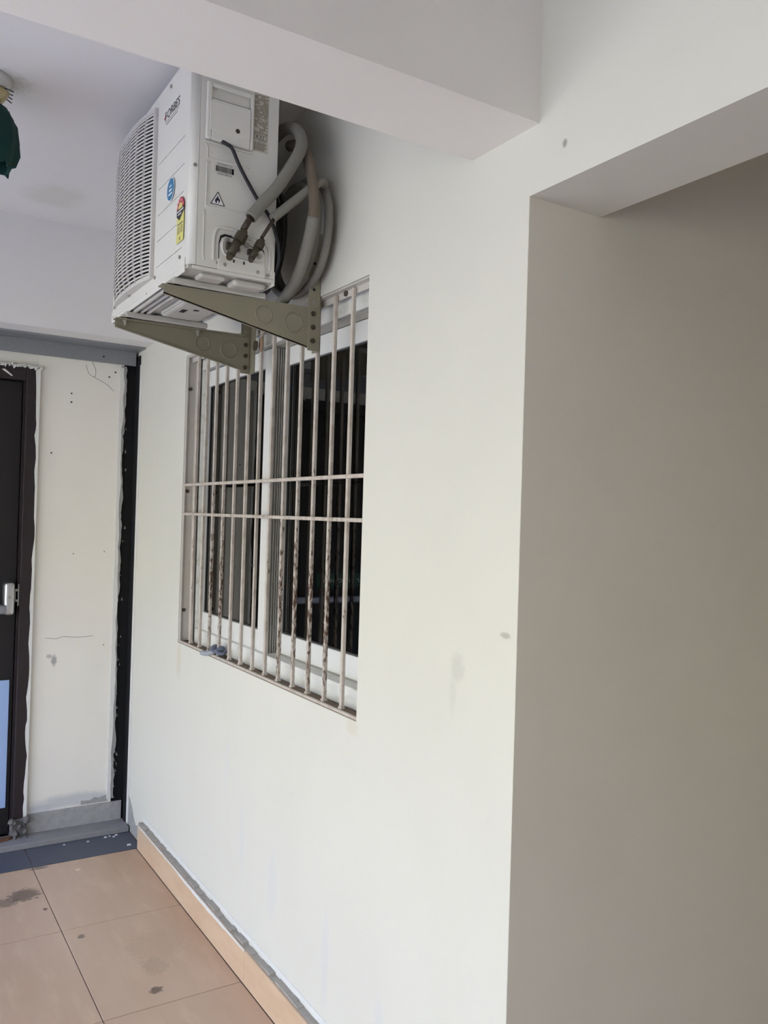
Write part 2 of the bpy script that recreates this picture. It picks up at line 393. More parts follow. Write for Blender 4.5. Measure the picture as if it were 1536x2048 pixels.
sill = structure('trim_3', (.5, 4, 0), 'grey metal threshold strip at the foot of the end wall')
MB().box(-1.9, 1.093, 3.918, 4.05, .001, .026, .003, 2).build('flange', 'steel_sill', sill)
MB().box(.662, 1.086, 4.034, 4.045, .02, .113, .002, 1).build('upstand', 'grey_plaster', sill)
# door
door = structure('door_1', (.12, 4.05, 0), 'dark maroon exit door with a push bar')
m = MB(); m.box(.603, .66, 4.022, 4.12, .10, 2.128, .003).box(-.42, -.36, 4.022, 4.12, .1, 2.128, .003).box(-.36, .603, 4.022, 4.12, 2.066, 2.128, .003)
m.box(.596, .606, 4.045, 4.12, .08, 2.066)
m.build('door_frame', 'maroon_paint', door)
leaf = MB().box(-.358, .594, 4.062, 4.11, .03, 2.064, .003).build('door_leaf', 'door_paint', door)
MB().box(-.32, .578, 4.056, 4.062, .15, .722, .002).build('kick_plate', 'blue_film', leaf)
hw = MB(); hw.box(.534, .580, 3.985, 4.06, 1.018, 1.166, .017, 4); hw.build('push_bar_housing', 'chrome', leaf)
MB().box(-.32, .545, 3.975, 4.005, 1.026, 1.066, .010, 3).build('push_bar', 'bar_steel', leaf)
MB().box(-.345, -.30, 3.985, 4.06, 1.018, 1.166, .017, 4).build('push_bar_housing', 'chrome', leaf)
MB().cyl((.557, 3.982, 1.10), (.557, 3.986, 1.10), .006).build('lock_mark', 'grey_metal', leaf)
m = MB(); m.box(.596, .603, 4.028, 4.05, 1.055, 1.155, .002).box(.582, .598, 4.026, 4.04, 1.075, 1.085).box(.582, .598, 4.026, 4.04, 1.122, 1.132).box(.582, .587, 4.026, 4.04, 1.075, 1.132)
m.build('strike_plate', 'grey_metal', door)
MB().box(-.17, .32, 4.058, 4.062, 1.105, 1.185, .001, 1).build('exit_sign', 'sign_green', leaf)
text('sign_lettering', 'Push bar to open', (-.135, 4.058, 1.122), (1, 0, 0), (0, 0, 1), .41, .042, 'print_white', leaf)
m = MB(); rnd = random.Random(4)
for i in range(26):
    x = .595+.066*rnd.random(); y = 3.99+.03*rnd.random(); z = .108*rnd.random()**1.4; q = rnd.uniform(.008, .018)
    b = bmesh.new(); bmesh.ops.create_icosphere(b, subdivisions=1, radius=q)
    for v in b.verts: v.co = Vector((x, y, z))+v.co*rnd.uniform(.7, 1.25)
    m.add(b)
m.box(.598, .662, 4.014, 4.12, 0, .103, .004, 2)
m.build('broken_mortar', 'mortar_dark', sill, kind='stuff')
# window
win = structure('window_1', (1.17, 2.6, .968), 'white sliding window with two dark panes')
MB().ring(1.150, 1.27, WY0, WY1, WZ0+.004, WZ1, .058).build('outer_frame', 'upvc_dirty', win)
def sash(x0, x1, y0, y1, gx, wl, wr):
    z0, z1 = 1.028, 2.066; m = MB()
    m.box(x0, x1, y0, y0+wl, z0, z1, .003).box(x0, x1, y1-wr, y1, z0, z1, .003).box(x0, x1, y0+wl, y1-wr, z0, z0+.073, .003).box(x0, x1, y0+wl, y1-wr, z1-.062, z1, .003)
    o = m.build('sash', 'upvc', win)
    gp = MB().box(gx, gx+.006, y0+wl-.01, y1-wr+.01, z0+.065, z1-.055).build('glass_pane', 'window_glass', o)
    g = MB(); a, b, e, f = y0+wl, y1-wr, z0+.073, z1-.062
    for q in ((a, a+.004, e, f), (b-.004, b, e, f), (a, b, e, e+.004), (a, b, f-.004, f)): g.box(gx-.004, gx+.001, *q)
    g.build('gasket', 'gasket', o); return o
sL = sash(1.165, 1.197, 2.600, 3.292, 1.178, .073, .065)
sR = sash(1.202, 1.234, 1.885, 2.640, 1.214, .06, .073)
m = MB(); 
for x in (1.168, 1.176, 1.186, 1.193): m.box(x, x+.003, 2.590, 2.601, 1.03, 2.064)
m.build('interlock_strip', 'aluminium', sL)
MB().box(1.198, 1.2012, 1.93, 3.26, 1.022, 1.034).box(1.162, 1.2, 1.93, 2.6, 1.022, 1.0275).build('track', 'aluminium', win)
MB().box(1.162, 1.201, 1.93, 2.6, 2.066, 2.072).build('track', 'aluminium', win)
MB().box(1.101, 1.152, WY0+.001, WY1-.001, .962, .9715).build('window_sill', 'sill_dust', win)
MB().box(1.1005, 1.106, WY0+.001, WY1-.001, .9605, .969).build('sill_edge', 'grey_plaster', win)
# outdoors on the open side
MB().box(-30, -1.9, -25, 25, -.4, -.15).build('ground_outside', 'concrete', None, kind='structure', label='sunlit concrete yard beyond the veranda')
MB().box(-8.4, -8.2, -25, 25, -.2, 3.6).build('bounce_wall', 'bounce_paint', None, kind='structure', label='unseen pale wall added to bounce sunlight into the veranda')  # unseen wall, added as a warm bounce surface for the sun

# ================================================================== security grille
gr = thing('window_grille', (1.115, 2.6, .97), 'cream painted steel security grille with rusted bars in front of the window', 'grille')
bm0 = None; rusty = {2, 3, 8, 9, 10, 11}
for i in range(13):
    y = 3.207-.10258*i; hb = .0055
    mtl = 'bar_rusty' if i in rusty else 'bar_clean'
    o = MB().box(1.1095, 1.1205, y-hb, y+hb, .979, 2.122, .0015, 1).build('vertical_bar', mtl, gr)
    MB().box(1.107, 1.123, y-.0075, y+.0075, .978, .986, .002, 1).build('weld', 'bar_clean', o)
for z in (1.608, 1.491):
    MB().box(1.1, 1.1095, WY0+.002, 3.312, z-.0055, z+.0055, .0018, 1).build('horizontal_bar', 'bar_clean' if z > 1.55 else 'bar_rusty', gr)
m = MB(); m.box(1.102, 1.142, 3.314, 3.3195, .976, 2.131).box(1.138, 1.142, 3.262, 3.316, .976, 2.131).box(1.102, 1.106, 3.302, 3.316, .976, 2.131); m.build('side_angle', 'angle_paint', gr)
MB().box(1.1005, 1.1095, WY0+.001, 3.316, .970, .979, .002, 1).build('bottom_rail', 'bar_clean', gr)
m = MB(); m.box(1.122, 1.126, WY0+.001, 3.316, 2.108, 2.131).box(1.104, 1.126, WY0+.001, 3.316, 2.126, 2.131); m.build('top_angle', 'angle_paint', gr)
for z in (2.0, 1.583, 1.10): MB().cyl((1.118, 3.316, z), (1.118, 3.308, z), .007, n=10).build('bolt', 'bolt_rust', gr)
for y in (2.03, 2.62): MB().cyl((1.123, y, 2.119), (1.117, y, 2.119), .008, n=10).build('bolt', 'bolt_rust', gr)
m = MB(); m.tube([(1.126, 2.606, 1.36), (1.106, 2.602, 1.35), (1.101, 2.598, 1.335), (1.108, 2.590, 1.322)], .0015, 6); m.build('wire_tie', 'black_rubber', gr)

# cloth strip knotted on the grille
cl = thing('cloth_strip', (1.112, 2.904, .98), 'grey-blue cloth strip knotted round the foot of a grille bar', 'cloth')
m = MB(); m.tube([(1.130, 2.90, .990), (1.122, 2.886, 1.004), (1.104, 2.890, 1.000), (1.098, 2.906, .994), (1.102, 2.922, 1.000), (1.118, 2.926, 1.006), (1.130, 2.914, .994)], lambda u: .008+.004*math.sin(u*11), 8, 5); m.build('knot', 'cloth_grey', cl)
m = MB(); m.tube([(1.102, 2.905, .994), (1.094, 2.925, .986), (1.086, 2.952, .980), (1.080, 2.985, .978)], lambda u: .006+.005*u*(1.15-u)*2, 7, 5); m.build('tail', 'cloth_pale', cl)
m = MB(); m.tube([(1.104, 2.896, .998), (1.104, 2.876, .992), (1.116, 2.860, .990), (1.130, 2.866, 1.000)], lambda u: .009-.004*u, 7, 5); m.build('loop_end', 'cloth_grey', cl)
# brown tape scrap on a bar near the top
MB().poly([(1.106, 2.598, 2.085), (1.107, 2.570, 2.088), (1.109, 2.575, 2.055), (1.108, 2.585, 2.040), (1.106, 2.60, 2.045)], (1, 0, .1), .002).build('tape_scrap', 'brown_tape', None, label='torn brown tape scrap stuck on a grille bar beside the far bracket', category='tape')

# ================================================================== air conditioner
AX0, AX1, AY0, AY1, AZ0, AZ1 = .680, .918, 2.065, 2.822, 2.130, 2.668
ac = thing('air_conditioner', (.8, 2.44, 2.10), 'white outdoor air conditioner unit on wall brackets above the window', 'air conditioner')
GY0, GY1, GZ0, GZ1 = 2.372, 2.782, 2.168, 2.640
# front panel: rounded towards the side, open behind the fan grille
prof = []                                      # x-y outline of the near corner
R_ = .020
for i in range(9):
    a = math.pi*1.5-math.pi/2*i/8
    prof.append((AX0+R_+R_*math.cos(a), AY0+R_+R_*math.sin(a)))
prof = [(.6978, AY0)]+prof+[(AX0, 2.118), (AX0+.012, 2.118), (AX0+.012, AY0+.024), (.6978, AY0+.012)]
fp = MB(); fp.poly([(x, y, AZ0) for x, y in prof], (0, 0, 1), AZ1-AZ0)
fp.box(AX0, AX0+.012, GY1, AY1, AZ0, AZ1).box(AX0, AX0+.012, GY0, GY1, AZ0, GZ0).box(AX0, AX0+.012, GY0, GY1, GZ1, AZ1)
fp.box(AX0, AX0+.012, 2.342, GY0, AZ0, AZ1)
sl = [AZ0]+[v for z in (2.184, 2.257, 2.330, 2.403, 2.476) for v in (z-.0018, z+.0018)]+[AZ1]   # pressed slots of the front
for a_, b_ in zip(sl[::2], sl[1::2]): fp.box(AX0, AX0+.012, 2.118, 2.342, a_, b_)
fp.box(AX0+.0035, AX0+.011, 2.115, 2.345, AZ0+.01, AZ1-.01)
MB().box(.6978, .7005, AY0+.0015, AY0+.006, AZ0, AZ1).build('seam_shade_strip', 'gasket', ac)  # dark strip added so the open gap between panels reads as shaded
front = fp.build('front_panel', 'ac_white', ac)
for p in front.data.polygons: p.use_smooth = abs(p.normal.z) < .5 and abs(p.normal.x) > .02 and abs(p.normal.y) > .02
sidep = MB().box(.7005, AX1, AY0, AY0+.010, AZ0, AZ1, .0018, 2).build('side_panel', 'ac_white', ac)
MB().box(.694, AX1, AY1-.01, AY1, AZ0, AZ1, .002).build('far_side_panel', 'ac_white', ac)
MB().box(AX1-.006, AX1, AY0+.012, 2.30, AZ0, AZ1-.004).build('rear_panel', 'ac_white', ac)
MB().box(AX0-.001, AX1+.001, AY0-.001, AY1+.001, AZ1-.002, AZ1+.012, .004, 2).build('top_cover', 'ac_white', ac)
MB().box(.722, .727, GY0-.02, GY1+.02, GZ0-.02, GZ1+.02).build('fan_cavity_shade', 'dark_inside', ac)  # flat dark sheet, its colour stands for the shade inside the fan cavity
coil = MB()
for i in range(60): coil.box(.905, .912, 2.31, 2.80, 2.15+.0085*i, 2.152+.0085*i)
coil.build('condenser_fins', 'grey_metal', ac, kind='stuff')
# fan grille
def dome(y, z):
    u = (y-(GY0+GY1)/2)/((GY1-GY0)/2); v = (z-(GZ0+GZ1)/2)/((GZ1-GZ0)/2)
    return .675-.032*max(0, 1-abs(u)**2.8)*max(0, 1-.35*abs(v)**8)
grl = MB()
grl.box(.668, AX0+.002, GY0-.006, GY0+.004, GZ0-.008, GZ1+.006, .003, 2).box(.672, AX0+.002, GY1-.004, GY1+.006, GZ0-.008, GZ1+.006, .003, 2)
for za, zb in ((GZ0-.008, GZ0+.004), (GZ1-.004, GZ1+.006)):      # arched border strips
    yy = [GY0+(GY1-GY0)*i/24 for i in range(25)]
    grl.poly([(dome(y, za)-.001, y, za) for y in yy]+[(AX0+.002, y, za) for y in yy[::-1]], (0, 0, 1), zb-za)
grille = grl.build('fan_grille', 'ac_grille', ac)
NS = 43
for k in range(NS):
    z = GZ0+.008+(GZ1-GZ0-.016)*k/(NS-1); m = MB(); b = m.bm; L_ = []
    for i in range(19):
        y = GY0+.002+(GY1-GY0-.004)*i/18; x = dome(y, z)
        L_.append([b.verts.new((x, y, z-.0030)), b.verts.new((x, y, z+.0026)), b.verts.new((x+.010, y, z+.0056)), b.verts.new((x+.010, y, z+.0030))])
    for i in range(18):
        for q in range(4): b.faces.new((L_[i][q], L_[i][(q+1) % 4], L_[i+1][(q+1) % 4], L_[i+1][q]))
    b.faces.new(L_[0]); b.faces.new(L_[-1][::-1]); m.build('slat', 'ac_grille', grille)
for j in range(1, 8):
    y = GY0+(GY1-GY0)*j/8; m = MB(); b = m.bm; L_ = []
    for i in range(25):
        z = GZ0+(GZ1-GZ0)*i/24; x = dome(y, z)-.0012
        L_.append([b.verts.new((x, y-.0016, z)), b.verts.new((x, y+.0016, z)), b.verts.new((x+.006, y+.0016, z)), b.verts.new((x+.006, y-.0016, z))])
    for i in range(24):
        for q in range(4): b.faces.new((L_[i][q], L_[i][(q+1) % 4], L_[i+1][(q+1) % 4], L_[i+1][q]))
    b.faces.new(L_[0]); b.faces.new(L_[-1][::-1]); m.build('rib', 'ac_grille', grille)
# base pan, underside pressings
pan = MB()
fl_ = MB()
fl_.box(AX0-.003, AX0+.0005, AY0+.02, AY1, 2.113, 2.150, .001, 1).box(AX1-.002, AX1+.002, AY0, AY1, 2.113, 2.150, .001, 1)
fl_.box(AX0+.012, AX1, AY0-.0012, AY0+.003, 2.120, 2.1285, .001, 1).box(AX0, AX1, AY1, AY1+.003, 2.113, 2.150, .001, 1)
fl_.box(AX0-.0045, AX0, AY0+.02, AY1, 2.1285, 2.1315, .001, 1)
fl_.build('base_flange', 'ac_white', ac)
pan.box(AX0+.001, AX1-.003, AY0+.003, AY1-.001, 2.121, 2.1285)
pano = pan.build('base_pan', 'ac_pan', ac)
for x0, x1, d in ((.690, .702, .010), (.712, .722, .008), (.732, .742, .008)):
    MB().box(x0, x1, 2.20, AY1-.03, 2.120-d, 2.122, .004, 3).build('pressed_ridge', 'ac_pan', pano)
MB().box(.765, .895, 2.28, 2.58, 2.104, 2.122, .014, 3).build('pressed_pad', 'ac_pan', pano)
MB().box(.765, .895, 2.62, 2.79, 2.106, 2.122, .012, 3).build('pressed_pad', 'ac_pan', pano)
MB().box(.72, .79, 2.085, 2.135, 2.108, 2.122, .007, 3).build('pressed_pad', 'ac_pan', pano)
MB().box(.81, .905, 2.082, 2.14, 2.102, 2.122, .012, 3).build('pressed_pad', 'ac_pan', pano)
for x, y, a, b in ((.80, 2.46, .008, .02), (.83, 2.43, .008, .008)): MB().box(x-a, x+a, y-b, y+b, 2.1035, 2.1055).build('drain_slot', 'dark_inside', pano)
for y in (2.165, 2.627):                          # mounting feet across the pan
    m = MB(); m.box(.668, .93, y-.022, y+.022, 2.095, 2.113, .004, 2).box(.655, .69, y-.02, y+.02, 2.095, 2.101, .002, 1); m.build('foot', 'ac_pan', pano)
# screws of the shell
for x, y, z, d in [(.679, 2.13, 2.161, 'x'), (.679, 2.35, 2.158, 'x'), (.674, 2.60, 2.158, 'x'), (.675, 2.78, 2.156, 'x'), (.679, 2.42, 2.128, 'x'), (.679, 2.80, 2.13, 'x'), (.679, 2.25, 2.658, 'x'),
                   (.690, 2.0655, 2.383, 'y'), (.759, 2.0645, 2.146, 'y'), (.776, 2.0605, 2.143, 'y'), (.868, 2.0605, 2.14, 'y'), (.900, 2.0645, 2.138, 'y')]:
    n = (-.002, 0, 0) if d == 'x' else (0, -.002, 0)
    m = MB(); m.cyl((x, y, z), (x+n[0]*1.5, y+n[1]*1.5, z), .005, .0045, 12); m.build('screw', 'zinc', ac)
# service cover with handle pocket
F = AY0
m = MB(); m.box(.714, .727, F-.012, F, 2.455, 2.602, .003).box(.833, .842, F-.012, F, 2.455, 2.602, .003).box(.727, .833, F-.012, F, 2.590, 2.602, .003)
m.box(.727, .833, F-.012, F, 2.455, 2.560, .003).poly([(.727, F-.0105, 2.5605), (.833, F-.0105, 2.5605), (.833, F-.0008, 2.566), (.727, F-.0008, 2.566)], (0, 1, 0), .0005).box(.727, .833, F-.0010, F-.0004, 2.56, 2.592)
m.box(.722, .832, F-.0135, F-.011, 2.478, 2.553, .0012, 1)
cov = m.build('service_cover', 'ac_cover', ac)
MB().cyl((.797, F-.0138, 2.492), (.797, F-.010, 2.492), .0062).build('screw', 'copper_dull', cov)
MB().box(.712, .845, F-.004, F-.001, 2.447, 2.452, .001, 1).build('drip_edge', 'ac_white', sidep)
# pressed outlines of the side panel
def bead(pts, r=.0024, nm='pressed_line'):
    MB().tube([(x, F-.0003, z) for x, z in pts], r, 6, 4).build(nm, 'ac_white', sidep)
bead([(.716, 2.445), (.722, 2.437), (.722, 2.415), (.728, 2.408), (.78, 2.409), (.828, 2.413), (.835, 2.408)])
bead([(.722, 2.40), (.722, 2.35), (.722, 2.292), (.726, 2.285), (.78, 2.287), (.85, 2.289), (.89, 2.291)])
bead([(.718, 2.275), (.718, 2.20), (.718, 2.16), (.722, 2.146)]); bead([(.728, 2.40), (.728, 2.35), (.728, 2.292)], .0012)
bead([(.895, 2.352), (.901, 2.347), (.903, 2.335)])
# valve bay: arched rim, recess plate, valves
arch = [(.745, 2.150), (.745, 2.20), (.748, 2.222), (.758, 2.236), (.78, 2.238), (.812, 2.236), (.832, 2.226), (.85, 2.224), (.885, 2.222), (.898, 2.21), (.902, 2.19), (.902, 2.15)]
MB().tube([(x, F-.001, z) for x, z in arch], .0042, 8, 5).build('valve_bay_rim', 'ac_white', sidep)
inner = [(.7595, 2.135), (.7595, 2.20), (.763, 2.217), (.774, 2.223), (.792, 2.222), (.81, 2.211), (.86, 2.204), (.884, 2.202), (.8875, 2.19), (.8875, 2.135)]
MB().poly([(x, F-.0022, z) for x, z in inner], (0, 1, 0), .002).build('recess_shade', 'dark_inside', sidep)  # dark sheet painting the recess shade around the valve plate
plate = [(.761, 2.137), (.761, 2.195), (.766, 2.210), (.776, 2.216), (.80, 2.214), (.85, 2.202), (.880, 2.198), (.886, 2.188), (.886, 2.137)]
MB().poly([(x, F-.0055, z) for x, z in plate], (0, 1, 0), .003).build('valve_plate', 'ac_white', ac)
MB().tube([(x, F-.0055, z) for x, z in [(.768, 2.20), (.769, 2.18), (.78, 2.168), (.83, 2.163), (.872, 2.162), (.882, 2.172), (.882, 2.188)]], .003, 8, 5).build('pressed_line', 'ac_white', sidep)
MB().box(.757, .890, F-.0045, F-.001, 2.128, 2.156, .001, 1).build('valve_flap', 'ac_white', ac)
for x in (.800, .828): MB().box(x-.0018, x+.0018, F-.0062, F-.004, 2.152, 2.160).build('slot', 'dark_inside', ac)
def valve(cx, cz, s):
    v = MB()
    v.cyl((cx-.012*s, F-.024, cz-.026*s), (cx+.008*s, F-.032, cz+.020*s), .011*s, .012*s, 14)
    v.cyl((cx+.006*s, F-.032, cz+.010*s), (cx+.017*s, F-.034, cz+.034*s), .0165*s, .015*s, 6)
    v.cyl((cx+.017*s, F-.034, cz+.034*s), (cx+.021*s, F-.035, cz+.043*s), .012*s, .008*s, 10)
    v.box(cx-.020*s, cx+.016*s, F-.020, F-.006, cz-.010*s, cz+.010*s, .003, 2)
    v.cyl((cx-.012*s, F-.022, cz-.022*s), (cx-.018*s, F-.034, cz-.036*s), .0095*s, .009*s, 12)
    return v.build('service_valve', 'brass_dull', ac)
valve(.795, 2.190, 1.0); valve(.850, 2.186, .78)
for x, z in ((.778, 2.206), (.811, 2.186), (.834, 2.204), (.869, 2.182)):
    m = MB(); m.cyl((x, F-.005, z), (x, F-.010, z), .0078, .0072, 12).cyl((x, F-.010, z), (x, F-.0125, z), .0045, .004, 6); m.build('screw', 'zinc', ac)
# stickers and print
lab = MB().box(.846, .888, F-.0006, F+.001, 2.460, 2.618).build('rating_label', 'label_cream', ac)
rnd = random.Random(8); m = MB()
for k in range(34):
    z = 2.610-k*.0034
    if z < 2.505: break
    x = .8475
    while x < .885:
        d = rnd.uniform(.004, .014); 
        if rnd.random() < .78: m.box(x, min(.886, x+d), F-.0011, F-.0006, z-.0012, z+.0010)
        x += d+.0012
for k in range(9):
    z = 2.483-k*.0024; m.box(.8485, .853, F-.0011, F-.0006, z, z+.0014).box(.8545, .884-rnd.uniform(0, .008), F-.0011, F-.0006, z, z+.0014)
m.build('fine_print', 'ink_pale', lab, kind='stuff')
text('refrigerant_mark', 'R32', (.853, F-.0007, 2.4945), (1, 0, 0), (0, 0, 1), .023, .0078, 'ink', lab)
m = MB()
for q in ((.8475, .884, 2.4925, 2.4932), (.8475, .884, 2.5036, 2.5043), (.8475, .8482, 2.4925, 2.5043), (.8833, .884, 2.4925, 2.5043)): m.box(q[0], q[1], F-.0011, F-.0006, q[2], q[3])
m.build('print_box', 'ink', lab)
text('caution_mark', 'CAUTION', (.8585, F-.0007, 2.4868), (1, 0, 0), (0, 0, 1), .0225, .0042, 'ink', lab)
bc = MB().box(.743, .799, F-.0005, F+.001, 2.366, 2.412).build('barcode_label', 'ac_white', ac)
m = MB(); x = .746
while x < .793:
    d = rnd.choice((.0006, .0009, .0014)); m.box(x, x+d, F-.0010, F-.0005, 2.381, 2.396); x += d+rnd.choice((.0006, .001))
m.box(.7455, .7475, F-.0010, F-.0005, 2.381, 2.396).box(.790, .7945, F-.0010, F-.0005, 2.381, 2.396); m.build('barcode', 'ink', bc)
text('serial_lettering', 'GACCGAHRNCV31-20', (.749, F-.0005, 2.3985), (1, 0, 0), (0, 0, 1), .040, .0052, 'ink', bc)
text('serial_lettering', '25A2R62120005-196', (.749, F-.0005, 2.3735), (1, 0, 0), (0, 0, 1), .040, .0052, 'ink', bc)
# flame warning triangle
tri = MB().poly([(.733, F-.0003, 2.293), (.773, F-.0003, 2.293), (.753, F-.0003, 2.329)], (0, -1, 0), .0004).build('warning_label', 'print_white', ac)
m = MB(); P3 = [Vector((.7345, 0, 2.2945)), Vector((.7715, 0, 2.2945)), Vector((.753, 0, 2.3272))]
m.tube([(p.x, F-.0008, p.z) for a, b in zip(P3, P3[1:]+P3[:1]) for p in (a, a.lerp(b, .05), a.lerp(b, .5), a.lerp(b, .95))], .0011, 6, 2, True); m.build('triangle_outline', 'ink', tri)
fl = [(.748, 2.2985), (.7455, 2.304), (.7475, 2.3095), (.7505, 2.3125), (.7515, 2.3185), (.7545, 2.315), (.7562, 2.3105), (.7578, 2.3115), (.7595, 2.306), (.7575, 2.2995), (.755, 2.2975), (.7562, 2.302), (.7535, 2.3065), (.7505, 2.3025), (.7515, 2.298)]
MB().poly([(x, F-.0010, z) for x, z in fl], (0, 1, 0), .0004).build('flame_symbol', 'ink', tri)
# front: name, blue disc, energy label
X = AX0
text('logo_lettering', 'ORBES', (X, 2.2780, 2.5795), (0, -1, 0), (0, 0, 1), .106, .0235, 'ink', front)
text('logo_initial', 'F', (X, 2.298, 2.5795), (0, -1, 0), (0, 0, 1), .0155, .0235, 'ink', front)
MB().poly([(X-.0016, 2.304, 2.5870), (X-.0016, 2.288, 2.5885), (X-.0016, 2.288, 2.5915), (X-.0016, 2.304, 2.5893)], (1, 0, 0), .0008).build('logo_stroke', 'ink_red', front)
MB().box(X-.0009, X, 2.176, 2.298, 2.5735, 2.5742).box(X-.0009, X, 2.190, 2.286, 2.5660, 2.5680).build('logo_strapline', 'ink_pale', front)
def disc(name, y, z, r, dx, mat, parent, a0=0, a1=2*math.pi, n=28, inner=0):
    pts = [(X-dx, y-r*math.cos(a0+(a1-a0)*i/n), z+r*math.sin(a0+(a1-a0)*i/n)) for i in range(n if a1-a0 > 6 else n+1)]
    return MB().poly(pts, (1, 0, 0), .0003).build(name, mat, parent)
bd = disc('round_sticker', 2.221, 2.3665, .0325, .0030, 'print_white', ac); disc('blue_disc', 2.221, 2.3665, .0295, .0034, 'label_blue', bd)
m = MB(); m.box(X-.0038, X-.0034, 2.205, 2.237, 2.352, 2.356).box(X-.0038, X-.0034, 2.21, 2.232, 2.362, 2.367).box(X-.0038, X-.0034, 2.212, 2.230, 2.374, 2.377); m.build('sticker_print', 'print_white', bd)
en = MB().box(X-.0030, X-.0026, 2.1015, 2.1575, 2.2005, 2.292).build('energy_label', 'label_yellow', ac)
disc('star_arch', 2.1295, 2.288, .0295, .0034, 'label_red', en, 0, math.pi); disc('sun_disc', 2.1295, 2.288, .0155, .0038, 'label_yellow', en, 0, math.pi)
for k in range(5):
    a = math.pi*(.12+.19*k); disc('star', 2.1295-.0225*math.cos(a), 2.288+.0225*math.sin(a), .0042, .0040, 'label_pink', en, n=10)
MB().poly([(X-.0034, 2.159, 2.288), (X-.0034, 2.100, 2.288), (X-.0034, 2.100, 2.278), (X-.0034, 2.136, 2.258), (X-.0034, 2.159, 2.272)], (1, 0, 0), .0004).build('dark_band', 'ink', en)
m = MB(); m.box(X-.0040, X-.0034, 2.104, 2.154, 2.281, 2.284).box(X-.0040, X-.0034, 2.12, 2.148, 2.273, 2.2755); m.build('band_lettering', 'print_white', en)
m = MB(); m.box(X-.0036, X-.0030, 2.108, 2.150, 2.246, 2.250)
for k in range(5): m.box(X-.0036, X-.0030, 2.110, 2.125, 2.240-.004*k, 2.2415-.004*k).box(X-.0036, X-.0030, 2.132, 2.150, 2.240-.004*k, 2.2415-.004*k)
m.box(X-.0036, X-.0030, 2.126, 2.133, 2.206, 2.214); m.build('label_print', 'ink_grey', en)

# ================================================================== wall brackets
def bracket(y, s, label):
    """s=+1: flanges point away from the viewer's side"""
    b = thing('wall_bracket', (WX, y, 1.972), label, 'bracket', 'olive steel brackets under the air conditioner')
    web = [(.645, 2.066), (.645, 2.0885), (1.066 if s > 0 else 1.092, 2.093), (1.066 if s > 0 else 1.092, 1.980 if s > 0 else 1.976)]
    arm = MB(); arm.poly([(x, y, z) for x, z in web], (0, s, 0), .003)
    arm.poly([(.640, y-.001*s, 2.0875), (1.066, y-.001*s, 2.0925), (1.066, y-.001*s, 2.0955), (.640, y-.001*s, 2.0905)], (0, s, 0), .036 if s > 0 else .034)
    arm.poly([(.645, y, 2.066), (1.066, y, 1.980), (1.066, y, 1.983), (.645, y, 2.069)], (0, s, 0), .009)
    a = arm.build('arm', 'olive_steel', b)
    for cx, cz, r in ((.927, 2.052, .024), (1.017, 2.044, .027)):
        MB().tube([(cx+r*math.cos(k*math.pi/10), y-(.0005 if s > 0 else -.0005)*1 if s > 0 else y-.0035, cz+r*math.sin(k*math.pi/10)) for k in range(20)], .0022, 6, 2, True).build('pressed_ring', 'olive_steel', a)
    p = MB(); yy = y-.0035 if s > 0 else y+.0005
    p.box(1.062, 1.0985, yy, yy+.003, 1.972, 2.31, .0008, 1)
    if s > 0: p.box(1.0955, 1.0995, y-.003, y+.035, 1.972, 2.31)
    else: p.box(1.0955, 1.0995, y-.036, y+.003, 1.972, 2.31)
    po = p.build('post', 'olive_steel', b)
    f = y-.0035 if s > 0 else y-.003
    for z in ((2.078, 2.039, 2.0) if s > 0 else (2.068, 2.031, 1.992)):
        m = MB(); m.cyl((1.078, f, z), (1.078, f-.002, z), .0075, n=12).cyl((1.078, f-.002, z), (1.078, f-.007, z), .0055, n=6); m.build('bolt', 'bolt_rust', b)
    for z in (2.147, 2.111, 2.185, 2.222): MB().cyl((1.078, yy-.0004, z), (1.078, yy+.002, z), .0045, n=12).build('hole', 'dark_inside' if z != 2.111 else 'zinc', po)
    for x in (.672, .905):
        m = MB(); yb = y+.018*s; m.cyl((x, yb, 2.112 if x < .8 else 2.104), (x, yb, 2.072), .0035, n=8).cyl((x, yb, 2.090), (x, yb, 2.083), .0075, n=6); m.build('mounting_bolt', 'zinc', b)
    return b
bracket(2.147, 1, 'olive steel wall bracket on the near side, under the pipe end of the unit')
fb = bracket(2.645, -1, 'olive steel wall bracket on the far side, under the grille end of the unit')
MB().cyl((1.0945, 2.603, 2.062), (1.0990, 2.603, 2.062), .017, n=16).build('rusted_washer', 'bolt_rust', fb)
MB().poly([(.500, 4.020, 2.105), (.512, 4.020, 2.108), (.545, 4.020, 2.082), (.542, 4.020, 2.078)], (0, 1, 0), .003).build('plaster_smear', 'white_plaster', door)
MB().poly([(.452, 4.020, 2.098), (.456, 4.020, 2.100), (.466, 4.020, 2.084)], (0, 1, 0), .003).build('plaster_smear', 'white_plaster', door)

# ================================================================== pipes and cables
pa = thing('refrigerant_pipe', (.812, 2.03, 2.23), 'thicker of two foam sleeved refrigerant pipes, rising from the left valve', 'pipe')
MB().cyl((.812, 2.031, 2.232), (.840, 2.03, 2.285), .0085).build('copper_tube', 'copper_dull', pa)
A = [(.831, 2.03, 2.268), (.862, 2.03, 2.311), (.901, 2.03, 2.360), (.945, 2.034, 2.432), (.972, 2.04, 2.485), (.982, 2.06, 2.530), (.980, 2.10, 2.566), (.974, 2.16, 2.584), (.972, 2.26, 2.57), (.972, 2.33, 2.53)]
MB().tube(A, .0165, 14, 6).build('foam_sleeve', 'insulation', pa)
MB().cyl((.8307, 2.03, 2.2675), (.8302, 2.03, 2.2668), .0120, .0120).build('sleeve_mouth', 'dark_inside', pa)
pb = thing('refrigerant_pipe', (.862, 2.03, 2.225), 'thinner of two foam sleeved refrigerant pipes, running from the right valve', 'pipe')
